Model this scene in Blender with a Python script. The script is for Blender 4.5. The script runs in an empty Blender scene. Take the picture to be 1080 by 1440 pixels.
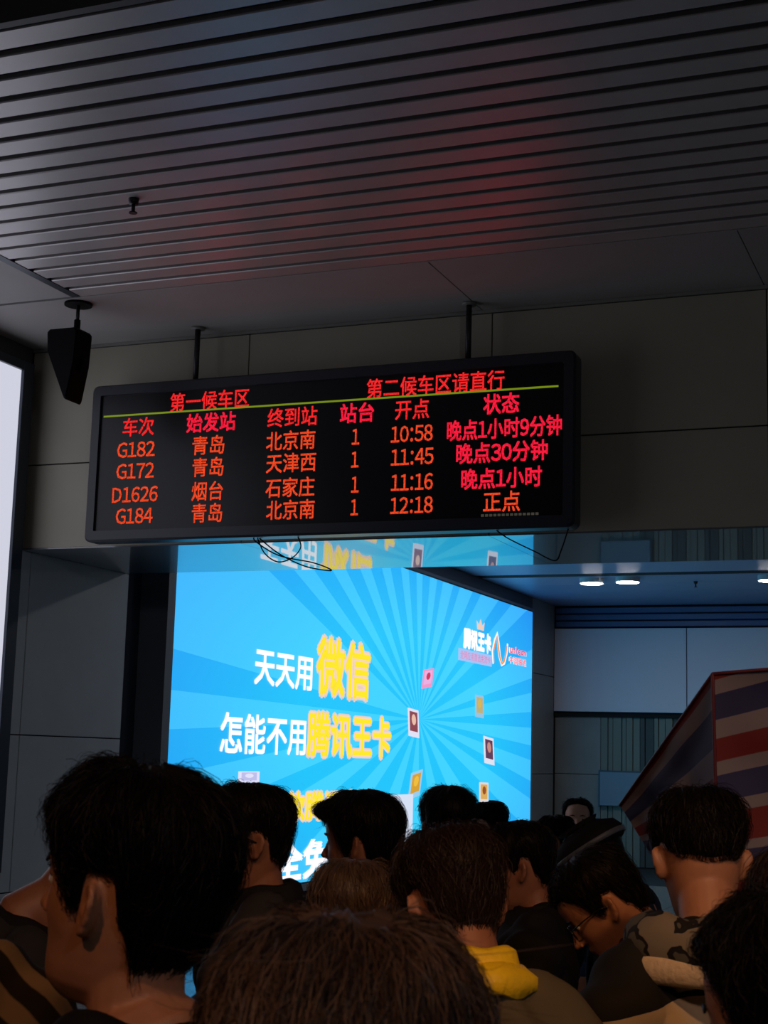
import bpy, bmesh, math, random
import numpy as np
from mathutils import Matrix, Vector
random.seed(7); rng = np.random.default_rng(7)
S = bpy.context.scene
COL = S.collection
PI = math.pi

# ------------------------------------------------------------------ camera
cam = bpy.data.cameras.new('camera'); co = bpy.data.objects.new('camera', cam); COL.objects.link(co)
cam.sensor_fit = 'VERTICAL'; cam.sensor_height = 36.0; cam.sensor_width = 27.0
cam.lens = 2126.0 * 36.0 / 1440.0
cam.clip_start = .05; cam.clip_end = 100
RW = np.array([[0.92693, -0.03444, -0.37363], [0.37419, 0.15803, 0.91378], [0.02757, -0.98683, 0.15938]])
u_, s_, v_ = np.linalg.svd(RW); RW = u_ @ v_
m = Matrix.Identity(4)
for r in range(3):
    m[r][0] = RW[r][0]; m[r][1] = -RW[r][1]; m[r][2] = -RW[r][2]
m[0][3], m[1][3], m[2][3] = 0, 0, 1.8
co.matrix_world = m
S.camera = co
# phone focus on the board
cam.dof.use_dof = True; cam.dof.focus_distance = 10.5; cam.dof.aperture_fstop = 20.0

# ------------------------------------------------------------------ world, exposure
w = bpy.data.worlds.new('world'); S.world = w; w.use_nodes = True
w.node_tree.nodes['Background'].inputs[0].default_value = (.55, .6, .75, 1)
w.node_tree.nodes['Background'].inputs[1].default_value = .012
S.view_settings.view_transform = 'Standard'; S.view_settings.look = 'None'
S.view_settings.gamma = 1; S.view_settings.use_curve_mapping = False
S.view_settings.exposure = 0.0

# ------------------------------------------------------------------ materials
def srgb(r, g, b):
    return tuple(((c/255)/12.92 if c/255 <= .04045 else ((c/255+.055)/1.055)**2.4) for c in (r, g, b)) + (1,)
MATS = {}
def mat(name, col, rough=.6, metal=0, spec=.5, noise=0, nscale=8, bump=0, bscale=60, coat=0, stretch=None):
    if name in MATS: return MATS[name]
    m = bpy.data.materials.new(name); m.use_nodes = True; nt = m.node_tree; b = nt.nodes['Principled BSDF']
    c = tuple(col)[:3] + (1,)
    b.inputs['Base Color'].default_value = c; b.inputs['Roughness'].default_value = rough
    b.inputs['Metallic'].default_value = metal; b.inputs['Specular IOR Level'].default_value = spec
    b.inputs['Coat Weight'].default_value = coat; b.inputs['Coat Roughness'].default_value = .08
    tc = nt.nodes.new('ShaderNodeTexCoord'); mp = nt.nodes.new('ShaderNodeMapping'); nt.links.new(tc.outputs['Object'], mp.inputs[0])
    if stretch: mp.inputs['Scale'].default_value = stretch
    if noise:
        n = nt.nodes.new('ShaderNodeTexNoise'); n.inputs['Scale'].default_value = nscale; n.inputs['Detail'].default_value = 5
        nt.links.new(mp.outputs[0], n.inputs['Vector'])
        r = nt.nodes.new('ShaderNodeMapRange'); r.inputs[1].default_value = .3; r.inputs[2].default_value = .7
        r.inputs[3].default_value = 1-noise; r.inputs[4].default_value = 1+noise; nt.links.new(n.outputs[0], r.inputs[0])
        x = nt.nodes.new('ShaderNodeVectorMath'); x.operation = 'SCALE'; x.inputs[0].default_value = c[:3]
        nt.links.new(r.outputs[0], x.inputs['Scale']); nt.links.new(x.outputs[0], b.inputs['Base Color'])
    if bump:
        n = nt.nodes.new('ShaderNodeTexNoise'); n.inputs['Scale'].default_value = bscale; n.inputs['Detail'].default_value = 3
        nt.links.new(mp.outputs[0], n.inputs['Vector'])
        bp = nt.nodes.new('ShaderNodeBump'); bp.inputs['Strength'].default_value = bump; bp.inputs['Distance'].default_value = .01
        nt.links.new(n.outputs[0], bp.inputs['Height']); nt.links.new(bp.outputs[0], b.inputs['Normal'])
    MATS[name] = m; return m
def glow(name, col, strength=1.0, sample=True, dots=0):
    if name in MATS: return MATS[name]
    m = bpy.data.materials.new(name); m.use_nodes = True; nt = m.node_tree; b = nt.nodes['Principled BSDF']
    b.inputs['Base Color'].default_value = (.01, .01, .01, 1); b.inputs['Roughness'].default_value = .5
    b.inputs['Emission Color'].default_value = tuple(col)[:3]+(1,); b.inputs['Emission Strength'].default_value = strength
    if dots:
        # diodes: uneven brightness of the lit dots
        tc = nt.nodes.new('ShaderNodeTexCoord'); n = nt.nodes.new('ShaderNodeTexNoise'); n.inputs['Scale'].default_value = dots
        nt.links.new(tc.outputs['Object'], n.inputs['Vector'])
        r = nt.nodes.new('ShaderNodeMapRange'); r.inputs[1].default_value = .35; r.inputs[2].default_value = .65
        r.inputs[3].default_value = strength*.6; r.inputs[4].default_value = strength*1.2
        nt.links.new(n.outputs[0], r.inputs[0]); nt.links.new(r.outputs[0], b.inputs['Emission Strength'])
    if not sample: m.cycles.emission_sampling = 'NONE'
    MATS[name] = m; return m

# ------------------------------------------------------------------ mesh helpers
class MB:
    def __init__(s): s.v = []; s.f = []; s.mi = []; s.n = 0
    def add(s, v, f, mi=0):
        v = np.asarray(v, float).reshape(-1, 3); s.v.append(v)
        for q in f: s.f.append(tuple(int(i)+s.n for i in q)); s.mi.append(mi)
        s.n += len(v); return s
    def box(s, a, b, mi=0, bev=0):
        x0, y0, z0 = a; x1, y1, z1 = b
        if bev:
            e = bev
            bm = bmesh.new(); bmesh.ops.create_cube(bm, size=1)
            for v in bm.verts: v.co = Vector(((x0+x1)/2+v.co.x*(x1-x0), (y0+y1)/2+v.co.y*(y1-y0), (z0+z1)/2+v.co.z*(z1-z0)))
            bmesh.ops.bevel(bm, geom=bm.edges[:], offset=e, segments=1, affect='EDGES')
            bm.verts.index_update()
            s.add([v.co[:] for v in bm.verts], [[v.index for v in f.verts] for f in bm.faces], mi); bm.free(); return s
        v = [(x, y, z) for x in (x0, x1) for y in (y0, y1) for z in (z0, z1)]
        return s.add(v, [(0, 1, 3, 2), (4, 6, 7, 5), (0, 4, 5, 1), (2, 3, 7, 6), (0, 2, 6, 4), (1, 5, 7, 3)], mi)
    def rings(s, R, cap=True, mi=0, closed=False):
        R = [np.asarray(r, float) for r in R]; n = len(R[0]); f = []
        k = len(R)
        for i in range(k if closed else k-1):
            for j in range(n):
                a = i*n+j; b = i*n+(j+1) % n; i2 = (i+1) % k
                f.append((a, b, i2*n+(j+1) % n, i2*n+j))
        if cap and not closed: f.append(tuple(range(n))[::-1]); f.append(tuple((k-1)*n+j for j in range(n)))
        return s.add(np.concatenate(R), f, mi)
    def tube(s, pts, rad, n=12, round_ends=True, flat=1.0, cap=True, mi=0, ref=None):
        pts = [np.array(p, float) for p in pts]; rad = list(rad) if hasattr(rad, '__len__') else [rad]*len(pts)
        T = []
        for i in range(len(pts)):
            t = pts[min(i+1, len(pts)-1)]-pts[max(i-1, 0)]; T.append(t/np.linalg.norm(t))
        u = np.array(ref if ref is not None else ((0, 0, 1) if abs(T[0][2]) < .8 else (0, 1, 0)), float)
        R = []
        def ring(c, t, r, u):
            u = u-u.dot(t)*t; u /= np.linalg.norm(u); w = np.cross(t, u)
            return [c+r*(math.cos(a)*w+math.sin(a)*u*flat) for a in np.linspace(0, 2*PI, n, endpoint=False)], u
        if round_ends:
            for q in (.95, .6): rr, u = ring(pts[0]-T[0]*rad[0]*q*.9, T[0], rad[0]*math.sqrt(1-q*q), u); R.append(rr)
        for p, t, r in zip(pts, T, rad): rr, u = ring(p, t, r, u); R.append(rr)
        if round_ends:
            for q in (.6, .95): rr, u = ring(pts[-1]+T[-1]*rad[-1]*q*.9, T[-1], rad[-1]*math.sqrt(1-q*q), u); R.append(rr)
        return s.rings(R, cap, mi)
    def ell(s, c, r, n=12, m=8, rot=None, mi=0):
        R = []
        for i in range(m):
            th = PI*(i+.5)/m
            ring = np.array([(math.sin(th)*math.cos(a)*r[0], math.sin(th)*math.sin(a)*r[1], -math.cos(th)*r[2]) for a in np.linspace(0, 2*PI, n, endpoint=False)])
            if rot is not None: ring = ring @ np.array(rot).T
            R.append(ring+np.array(c))
        return s.rings(R, True, mi)
    def xf(s, fn):
        s.v = [fn(v) for v in s.v]; return s
    def mesh(s, name):
        me = bpy.data.meshes.new(name); V = np.concatenate(s.v)
        me.from_pydata(V.tolist(), [], s.f); 
        if any(s.mi): me.polygons.foreach_set('material_index', s.mi)
        me.update(); return me
    def build(s, name, mats, parent=None, smooth=False, loc=None):
        me = s.mesh(name)
        for mm in (mats if isinstance(mats, (list, tuple)) else [mats]): me.materials.append(mm)
        if smooth: me.polygons.foreach_set('use_smooth', [True]*len(me.polygons))
        o = bpy.data.objects.new(name, me); COL.objects.link(o)
        if parent is not None: o.parent = parent
        if loc is not None: o.location = loc
        return o
def empty(name, loc=(0, 0, 0), rz=0):
    o = bpy.data.objects.new(name, None); COL.objects.link(o); o.location = loc; o.rotation_euler = (0, 0, rz); o.empty_display_size = .1
    return o
def tag(o, label=None, cat=None, group=None, kind=None):
    if label: o['label'] = label
    if cat: o['category'] = cat
    if group: o['group'] = group
    if kind: o['kind'] = kind
    return o
def box_part(name, a, b, mt, parent, bev=0):
    return MB().box(a, b, bev=bev).build(name, mt, parent)
def shared(name, me, parent, loc):
    o = bpy.data.objects.new(name, me); COL.objects.link(o); o.parent = parent; o.location = loc; return o
def panel_mesh(name, sx, sy, sz, mt, bev=.004):
    me = MB().box((0, 0, 0), (sx, sy, sz), bev=bev).mesh(name); me.materials.append(mt); return me

GL = {}
def glyph(ch):
    """one character of the built-in font as flat triangles (x, y), em = 1"""
    if ch in GL: return GL[ch]
    cu = bpy.data.curves.new('t', 'FONT'); cu.body = ch; cu.size = 1; cu.resolution_u = 2; cu.fill_mode = 'FRONT'
    o = bpy.data.objects.new('t', cu); COL.objects.link(o)
    dg = bpy.context.evaluated_depsgraph_get(); dg.update()
    me = bpy.data.meshes.new_from_object(o.evaluated_get(dg)); bpy.data.objects.remove(o); bpy.data.curves.remove(cu)
    V = np.empty(len(me.vertices)*3); me.vertices.foreach_get('co', V); V = V.reshape(-1, 3)[:, :2]
    F = [tuple(p.vertices) for p in me.polygons]; bpy.data.meshes.remove(me)
    GL[ch] = (V, F); return GL[ch]
def text_obj(txt, x0, x1, zc, h, plane, depth, mt, parent, weight=.012, name='lettering', nsh=4):
    """flat lettering fitted to a box; plane 'Y': runs along +X facing -Y; plane 'X': runs along +Y facing +X.
    h is the height of a full CJK glyph; heavier strokes come from shifted copies"""
    VS, FS, cx_, n = [], [], 0.0, 0
    for ch in txt:
        full = ch
        adv = 1.0
        if ord(ch) < 128:
            full = chr(ord(ch)+0xFEE0); adv = .58 if ch.isdigit() or ch.islower() else (.36 if ch == ':' else .70)
        V, F = glyph(full)
        mid = .5*(V[:, 0].min()+V[:, 0].max()) if adv < 1 else .5
        V = V + np.array([cx_+adv/2-mid, 0]); cx_ += adv
        k = nsh if weight else 0
        for q in range(k+1 if k > 4 else max(k, 1)):
            d = (math.cos(PI/4+q*2*PI/k)*weight, math.sin(PI/4+q*2*PI/k)*weight) if k and q < k else (0, 0)
            VS.append(V+np.array(d)); FS += [tuple(i+n for i in f) for f in F]; n += len(V)
    V = np.concatenate(VS)
    x_lo, x_hi = V[:, 0].min(), V[:, 0].max(); yc = .38
    a = (V[:, 0]-x_lo)/(x_hi-x_lo)*(x1-x0)+x0; b = (V[:, 1]-yc)/.92*h+zc; d = np.full(len(V), depth)
    V = np.stack([a, d, b], 1) if plane == 'Y' else np.stack([d, a, b], 1)
    o = MB().add(V, FS).build(name, mt, parent)
    return o

# colours
M_beam = mat('beige metal cladding', (.33, .31, .24), .5, noise=.06, nscale=1.5)
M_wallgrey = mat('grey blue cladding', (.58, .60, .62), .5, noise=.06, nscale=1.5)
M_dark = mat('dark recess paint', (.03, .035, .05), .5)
M_joint = mat('black joint', (.008, .008, .008), .9)
M_slat = mat('satin aluminium slat', (.60, .57, .57), .38, metal=.46, noise=.05, nscale=3)
M_plenum = mat('black plenum', (.006, .006, .006), .9)
M_white = mat('white ceiling board', (.38, .37, .36), .6, noise=.04, nscale=2)
M_soffit = mat('polished dark grey panel', (.12, .13, .15), .3, spec=1.0, coat=1.0)
M_soffit.node_tree.nodes['Principled BSDF'].inputs['Coat Roughness'].default_value = .015
M_frame = mat('dark blue grey aluminium frame', (.05, .06, .08), .4, metal=.5)
M_black = mat('black plastic', (.004, .004, .005), .7, spec=.12)
M_floor = mat('grey granite floor', (.16, .155, .15), .25, noise=.25, nscale=40)

# ------------------------------------------------------------------ setting
XL, YB, YS, ZS, ZC = -7.5, 10.4, 12.04, 3.42, 5.12
XR = 6.0
fl = tag(empty('floor'), kind='structure')
sub = box_part('subfloor', (-8.2, -5, -.12), (XR+.1, 27.3, -.012), M_joint, fl)
me = panel_mesh('floor_tile', .992, .992, .012, M_floor, .002)
for i in range(14):
    for j in range(20):
        shared('floor_tile', me, fl, (-8.0+i*1.0, 3.0+j*1.0, -.012))
MB().box((-8.0, -5, -.012), (XR, 2.99, 0)).build('floor_slab', M_floor, fl)

# front hall ceiling: slats + margin boards
ce = tag(empty('ceiling', (0, 0, ZC)), kind='structure')
XS0 = -6.27
sl = MB()
prof = [(0, .030), (0, .006), (.006, 0), (.160, 0), (.166, .006), (.166, .030), (.160, .030), (.160, .008), (.006, .008), (.006, .030)]
R = [[(x, p[0], p[1]) for p in prof] for x in (XS0+.02, XR)]
sl.rings(R); slm = sl.mesh('slat'); slm.materials.append(M_slat)
for k in range(17):
    y = 5.455+.2225*k+.022
    if y+.166 < 9.21: shared('slat', slm, ce, (0, y, 0))
box_part('plenum_lining', (XS0-.02, 5.4, .14), (XR, 9.2, .16), M_plenum, ce)
box_part('slat_carrier', (-4.6, 5.46, .031), (-4.57, 9.14, .06), M_plenum, ce)
box_part('slat_carrier', (-2.2, 5.46, .031), (-2.17, 9.14, .06), M_plenum, ce)
box_part('slat_carrier', (.4, 5.46, .031), (.43, 9.14, .06), M_plenum, ce)
box_part('edge_trim', (XS0-.05, 5.44, -.004), (XS0+.018, 9.19, .14), M_frame, ce)
box_part('edge_trim', (XS0+.02, 9.212, .0), (XR, 9.226, .14), M_white, ce)
box_part('edge_trim', (XS0-.05, 5.40, -.004), (XR, 5.45, .5), mat('fascia', (.10, .10, .10), .5), ce)
xs = [-7.5, -3.5, -1.43, .6, 2.6, 4.6, XR]
for a, b in zip(xs[:-1], xs[1:]):
    box_part('margin_board', (a+.003, 9.23, 0), (b-.003, YB-.004, .02), M_white, ce, .002)
for a, b in ((5.44, 6.7), (6.7, 7.95), (7.95, 9.19)):
    box_part('margin_board', (XL+.003, a+.003, 0), (XS0-.053, b-.003, .02), M_white, ce, .002)
box_part('upper_deck', (XL-.3, 5.3, .5), (XR, YB+.2, .55), M_plenum, ce)
box_part('upper_deck', (XL-.3, -5, .78), (XR+.2, 5.4, .85), M_plenum, ce)
# black services in the open void at the front
MB().tube([(-6.4, 4.6, .62), (-2.6, 4.9, .62)], .05).build('duct', mat('galvanised duct', (.12, .12, .13), .4, metal=.6), ce, True)

# header wall above the opening
hw = tag(empty('wall_back', (0, YB, ZS)), kind='structure')
box_part('backing', (XL-.3, .016, .005), (XR+.2, 1.60, ZC-ZS+.5), M_joint, hw)
xs = [XL, -5.45, -3.421, -1.415, .6, 2.62, 4.64, XR]
for a, b in zip(xs[:-1], xs[1:]):
    box_part('wall_panel', (a+.004, 0, 0), (b-.004, .015, .695), M_beam, hw, .003)
    box_part('wall_panel', (a+.004, 0, .705), (b-.004, .015, ZC-ZS-.03), M_beam, hw, .003)
box_part('top_trim', (XL, -.012, ZC-ZS-.026), (XR, .01, ZC-ZS-.001), mat('trim grey', (.22, .22, .2), .5), hw)
for a, b in zip(xs[:-1], xs[1:]):
    box_part('soffit_panel', (a+.002 if a > XL else a, .004, -.012), (b-.002, YS-YB, .003), M_soffit, hw)

# left wall: front part with the light box, pier under the header, recess, advert wall
wl = tag(empty('wall_left', (XL, 0, 0)), kind='structure')
box_part('core', (-.9, -5, 0), (-.32, 27, 5.6), M_joint, wl)
box_part('core', (-.32, -5, 0), (-.017, 11.98, 5.6), M_joint, wl)
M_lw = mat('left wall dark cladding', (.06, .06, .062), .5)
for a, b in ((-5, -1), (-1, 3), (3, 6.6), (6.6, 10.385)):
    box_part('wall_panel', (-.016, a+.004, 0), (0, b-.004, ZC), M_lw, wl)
for y0, y1 in ((10.41, 10.545), (10.555, 12.10)):
    for z0, z1 in ((0, .62), (.63, 1.885), (1.895, ZS-.012)):
        box_part('tile', (-.016, y0, z0), (0, y1, z1), M_wallgrey, wl, .003)
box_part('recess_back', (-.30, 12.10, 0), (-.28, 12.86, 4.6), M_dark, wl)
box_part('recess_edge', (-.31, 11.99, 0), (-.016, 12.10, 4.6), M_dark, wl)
M_pier = mat('grey pier cladding', (.24, .245, .25), .5, noise=.06, nscale=1.5)
box_part('strip_over_screen', (-.3, 12.86, 4.40), (-.02, 25.30, 4.62), mat('strip over screen', (.07, .075, .09), .5), wl)
for z0, z1 in ((0, 1.565), (1.575, 3.295), (3.305, 4.6)):
    box_part('tile', (-.32, 25.31, z0), (0, 26.72, z1), M_pier, wl, .003)

# rear hall ceiling
c2 = tag(empty('ceiling', (0, 0, 4.6)), kind='structure')
M_c2 = mat('rear ceiling board', (.32, .34, .50), .35, noise=.04, nscale=2)
box_part('backing', (XL-.3, 12.05, .03), (XR+.2, 27, .06), M_joint, c2)
ys = [12.06, 14.2, 16.2, 18.2, 20.2, 22.13]; ys2 = [22.48, 23.4, 24.5, 25.6, 26.78]
for L in (ys, ys2):
    for a, b in zip(L[:-1], L[1:]):
        box_part('ceiling_board', (XL, a+.004, 0), (XR, b-.004, .02), M_c2, c2, .003)
box_part('light_track', (XL+.1, 22.14, .003), (XR, 22.47, .03), M_joint, c2)

# rear wall
rw = tag(empty('wall_rear', (0, 26.8, 0)), kind='structure')
box_part('core', (XL-.3, .06, 0), (XR+.2, .3, 4.9), M_joint, rw)
M_lou = mat('blue grey louvre', (.07, .11, .24), .4)
for k in range(3):
    box_part('louvre_slat', (XL, -.02, 4.215+k*.125), (XR, .05, 4.215+k*.125+.105), M_lou, rw, .01)
M_rw = mat('white rear panel', (.62, .60, .68), .5)
for a, b in ((XL, -5.09), (-5.09, -2.68), (-2.68, -.27), (-.27, 2.14), (2.14, 4.55), (4.55, XR)):
    box_part('wall_panel', (a+.008, -.10, 2.69), (b-.008, .05, 4.18), M_rw, rw, .005)
M_rt = mat('rear grey tile', (.22, .21, .20), .5, noise=.1, nscale=1.5)
for z0, z1 in ((0, .6), (.61, 1.575), (1.585, 2.60)):
    box_part('tile', (XL, .03, z0), (-6.66, .06, z1), M_rt, rw, .003)
box_part('shadow_gap', (XL, -.02, 2.60), (XR, .06, 2.69), M_joint, rw)
M_cur = [mat('shutter strip pale', (.17, .18, .15), .6), mat('shutter strip dark', (.05, .055, .05), .6)]
x = -6.65; k = 0
while x < XR-.2:
    wd = (.13, .09, .16, .08, .12)[k % 5]
    yy = .02 if k % 2 == 0 else .04
    MB().box((x, yy, 0), (x+wd-.01, .06, 2.6), bev=.004).build('shutter_strip', M_cur[(k*3 % 5) % 2 if x > -6.4 else 0], rw)
    x += wd; k += 1
wr = tag(empty('wall_right', (XR, 0, 0)), kind='structure')
box_part('core', (.016, -5, 0), (.2, 27.1, 5.6), M_joint, wr)
for a in range(-5, 27, 4):
    box_part('wall_panel', (0, a+.004, 0), (.015, min(a+4, 26.7)-.004, ZC if a < 9 else 4.58), M_wallgrey, wr)
wf = tag(empty('wall_front', (0, -5, 0)), kind='structure')
for a in range(-8, 6, 2):
    box_part('wall_panel', (a+.004, -.1, 0), (a+1.996, 0, 5.9), M_beam, wf)

# grey-blue notice board on the rear wall
nb = tag(empty('notice_board', (-6.3, 26.72, 1.05)), 'small grey blue board on the rear wall left of the striped bag', 'board')
box_part('board_face', (-.34, 0, 0), (.55, .045, .58), mat('notice face', (.16, .22, .29), .5), nb)
box_part('board_frame', (-.37, .01, -.03), (-.34, .06, .61), M_frame, nb)
box_part('board_frame', (.55, .01, -.03), (.58, .06, .61), M_frame, nb)
box_part('board_frame', (-.34, .01, .58), (.55, .06, .61), M_frame, nb)

# ------------------------------------------------------------------ white light box on the left wall
lb = tag(empty('light_box', (XL, 8.6, .8)), 'glowing white light box on the left wall at the photo edge', 'light box')
box_part('diffuser', (.03, -2.6, .05), (.06, 1.56, 4.08), glow('lavender white diffuser', (.62, .63, .74), 1.0), lb)
for a, b in (((.0, -2.68, 0), (.09, -2.6, 4.16)), ((.0, 1.56, 0), (.09, 1.70, 4.16)), ((.0, -2.6, 4.08), (.09, 1.56, 4.16)), ((.0, -2.6, 0), (.09, 1.56, .05))):
    box_part('frame_bar', a, b, M_frame, lb, .004)
box_part('back_plate', (0.001, -2.6, .05), (.03, 1.56, 4.08), M_frame, lb)

# ------------------------------------------------------------------ the big blue advertising screen
ad = tag(empty('advertising_screen', (XL, 0, 0)), 'huge bright blue advertising screen with white and yellow slogans and sun rays', 'screen')
def ad_mat(name, c, ce_):
    m = bpy.data.materials.new(name); m.use_nodes = True; nt = m.node_tree; b = nt.nodes['Principled BSDF']
    b.inputs['Base Color'].default_value = (.01, .01, .01, 1); b.inputs['Roughness'].default_value = .6
    tc = nt.nodes.new('ShaderNodeTexCoord'); mp = nt.nodes.new('ShaderNodeMapping'); nt.links.new(tc.outputs['Object'], mp.inputs[0])
    mp.inputs['Location'].default_value = (0, -19.4*.125, -2.1*.34); mp.inputs['Scale'].default_value = (0, .125, .34)
    ln = nt.nodes.new('ShaderNodeVectorMath'); ln.operation = 'LENGTH'; nt.links.new(mp.outputs[0], ln.inputs[0])
    r = nt.nodes.new('ShaderNodeMapRange'); r.inputs[1].default_value = .45; r.inputs[2].default_value = 1.05; nt.links.new(ln.outputs['Value'], r.inputs[0])
    mx = nt.nodes.new('ShaderNodeMix'); mx.data_type = 'RGBA'; nt.links.new(r.outputs[0], mx.inputs[0]); mx.inputs[6].default_value = c; mx.inputs[7].default_value = ce_
    nt.links.new(mx.outputs[2], b.inputs['Emission Color']); b.inputs['Emission Strength'].default_value = 1.0
    return m
A_dark = ad_mat('screen blue', srgb(32, 197, 252), srgb(38, 150, 245))
A_light = ad_mat('screen pale ray', srgb(64, 211, 255), srgb(62, 176, 255))
Y0, Y1, Z0, Z1 = 12.95, 25.24, .35, 4.34
cy, cz = 19.79, 2.316
# ray edges as points on the screen border (y, z), alternately opening a light / dark sector
edge = [(12.95, 3.17), (12.95, 2.78), (12.95, 2.38), (12.95, 2.0), (12.95, 1.55), (12.95, 1.05), (12.95, .6), (13.9, .35), (15.3, .35), (16.5, .35),
        (17.7, .35), (18.5, .35), (19.2, .35), (19.9, .35), (20.6, .35), (21.4, .35), (22.4, .35), (23.8, .35), (25.24, .6), (25.24, 1.15), (25.24, 1.45), (25.24, 1.8), (25.24, 2.05),
        (25.24, 2.35), (25.24, 2.62), (25.24, 2.95), (25.24, 3.2), (25.24, 3.7), (24.9, 4.34), (24.0, 4.34), (23.3, 4.34), (22.4, 4.34), (22.0, 4.34), (21.4, 4.34), (21.1, 4.34), (20.65, 4.34), (20.4, 4.34),
        (20.1, 4.34), (19.8, 4.34), (19.55, 4.34), (19.25, 4.34), (18.95, 4.34), (18.55, 4.34), (18.2, 4.34), (17.75, 4.34), (17.3, 4.34), (16.7, 4.34), (16.1, 4.34), (15.3, 4.34), (14.4, 4.34), (13.2, 4.34)]
corners = {(-1, 1): (Y0, Z1), (-1, -1): (Y0, Z0), (1, -1): (Y1, Z0), (1, 1): (Y1, Z1)}
def side(p):
    if abs(p[0]-Y0) < 1e-6: return 0
    if abs(p[1]-Z0) < 1e-6: return 1
    if abs(p[0]-Y1) < 1e-6: return 2
    return 3
cor = {(0, 1): (Y0, Z0), (1, 2): (Y1, Z0), (2, 3): (Y1, Z1), (3, 0): (Y0, Z1)}
fan = MB()
for i, p in enumerate(edge):
    q = edge[(i+1) % len(edge)]; poly = [(cy, cz), p]
    sp, sq = side(p), side(q)
    if sp != sq: poly.append(cor[(sp, sq)])
    poly.append(q)
    fan.add([(.02, a, b) for a, b in poly], [tuple(range(len(poly)))], 0 if i % 2 else 1)
fan.build('screen_face', [A_dark, A_light], ad)
box_part('cabinet', (-.28, Y0-.02, Z0-.02), (.018, Y1+.02, Z1+.02), M_frame, ad)
for a, b in (((-.28, Y0-.16, Z0-.1), (.03, Y0-.02, Z1+.06)), ((-.28, Y1+.02, Z0-.1), (.03, Y1+.06, Z1+.06)), ((-.28, Y0-.02, Z1+.02), (.03, Y1+.02, Z1+.06)), ((-.28, Y0-.02, Z0-.1), (.03, Y1+.02, Z0-.02))):
    box_part('frame_bar', a, b, mat('screen frame grey', (.24, .25, .27), .4), ad)
G_w = glow('screen white', srgb(252, 250, 255), 1.0, False); G_y = glow('screen yellow', srgb(252, 224, 45), 1.0, False)
G_p = glow('screen pale outline', srgb(235, 205, 190), 1.0, False)
def ad_text(t, y0, y1, zc, h, m1, m2=None, wgt=.03, out=.05):
    if m2 is not None: text_obj(t, y0-.03, y1+.03, zc, h, 'X', .024, m2, ad, weight=wgt+out, nsh=8)
    text_obj(t, y0, y1, zc, h, 'X', .028, m1, ad, weight=wgt)
ad_text('天天用', 14.70, 16.20, 2.735, .40, G_w)
ad_text('微信', 16.32, 17.96, 2.845, .66, G_y, G_p)
ad_text('怎能不用', 13.98, 16.08, 1.995, .41, G_w)
ad_text('腾讯王卡', 16.12, 18.74, 2.035, .50, G_y, G_p)
ad_text('几十款腾讯应用', 14.55, 18.20, 1.205, .31, G_y, G_p, out=.07)
ad_text('全免流量', 15.35, 18.35, .60, .42, G_w, wgt=.05)
ad_text('腾讯王卡', 21.62, 22.92, 3.60, .28, G_w, G_w, wgt=.04, out=.04)
# little crown over the wordmark
MB().add([(.03, 22.22, 3.78), (.03, 22.54, 3.78), (.03, 22.58, 3.92), (.03, 22.46, 3.86), (.03, 22.38, 3.96), (.03, 22.30, 3.86), (.03, 22.18, 3.92)], [(0, 1, 2, 3, 4, 5, 6)]).build('crown_mark', G_p, ad)
M_pill = glow('screen lilac band', srgb(165, 195, 245), 1.0, False)
MB().box((.020, 21.38, 3.25), (.026, 22.98, 3.43)).build('caption_band', M_pill, ad)
ad_text('全网应用首选免流卡', 21.45, 22.9, 3.34, .12, glow('screen pink', srgb(225, 120, 170), 1, False), wgt=.01)
# swirl emblem
def strip(pts, wdt, mt, nm, x=.028):
    P = [np.array(p, float) for p in pts]; L, Rr = [], []
    for i in range(len(P)):
        t = P[min(i+1, len(P)-1)]-P[max(i-1, 0)]; t /= np.linalg.norm(t); n_ = np.array([-t[1]*1.6, t[0]])
        ww = wdt*(.55+.45*math.sin(PI*i/(len(P)-1)))
        L.append((x, *(P[i]+n_*ww))); Rr.append((x, *(P[i]-n_*ww)))
    k = len(P)
    return MB().add(L+Rr, [(i, i+1, k+i+1, k+i) for i in range(k-1)]).build(nm, mt, ad)
G_o = glow('screen orange', srgb(250, 150, 60), 1, False); G_r = glow('screen red', srgb(232, 52, 96), 1, False)
strip([(23.05, 3.30), (23.0, 3.5), (23.12, 3.68), (23.24, 3.80), (23.30, 3.66), (23.38, 3.45), (23.50, 3.32), (23.64, 3.36), (23.76, 3.52), (23.80, 3.68)], .040, G_w, 'emblem')
strip([(23.08, 3.32), (23.04, 3.5), (23.14, 3.66), (23.22, 3.76), (23.28, 3.62), (23.38, 3.43), (23.50, 3.33), (23.62, 3.38), (23.72, 3.52), (23.76, 3.64)], .022, G_o, 'emblem', .031)
ad_text('unicom', 23.92, 24.86, 3.60, .13, G_r, G_w, wgt=.03, out=.02)
ad_text('中国联通', 23.92, 24.86, 3.43, .12, G_r, G_w, wgt=.01, out=.03)
# tilted picture cards floating round the empty middle
def card(y, z, wy, hz, tilt, c1, c2, c3):
    def q(a, b, x): return (x, y+a*wy+b*hz*tilt*.6, z+b*hz+a*wy*tilt*.25)
    MB().add([q(-.5, -.5, .024), q(.5, -.5, .024), q(.5, .5, .024), q(-.5, .5, .024)], [(0, 1, 2, 3)]).build('picture_card', glow('card %d %d %d' % c1, srgb(*c1), 1, False), ad)
    MB().add([q(-.36, -.3, .027), q(.36, -.3, .027), q(.36, .40, .027), q(-.36, .40, .027)], [(0, 1, 2, 3)]).build('picture', glow('card %d %d %d' % c2, srgb(*c2), 1, False), ad)
    e = MB(); e.add([q(.2*math.cos(t), .12+.2*math.sin(t), .030) for t in np.linspace(0, 2*PI, 10, endpoint=False)], [tuple(range(10))])
    e.build('picture', glow('card %d %d %d' % c3, srgb(*c3), 1, False), ad)
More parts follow.
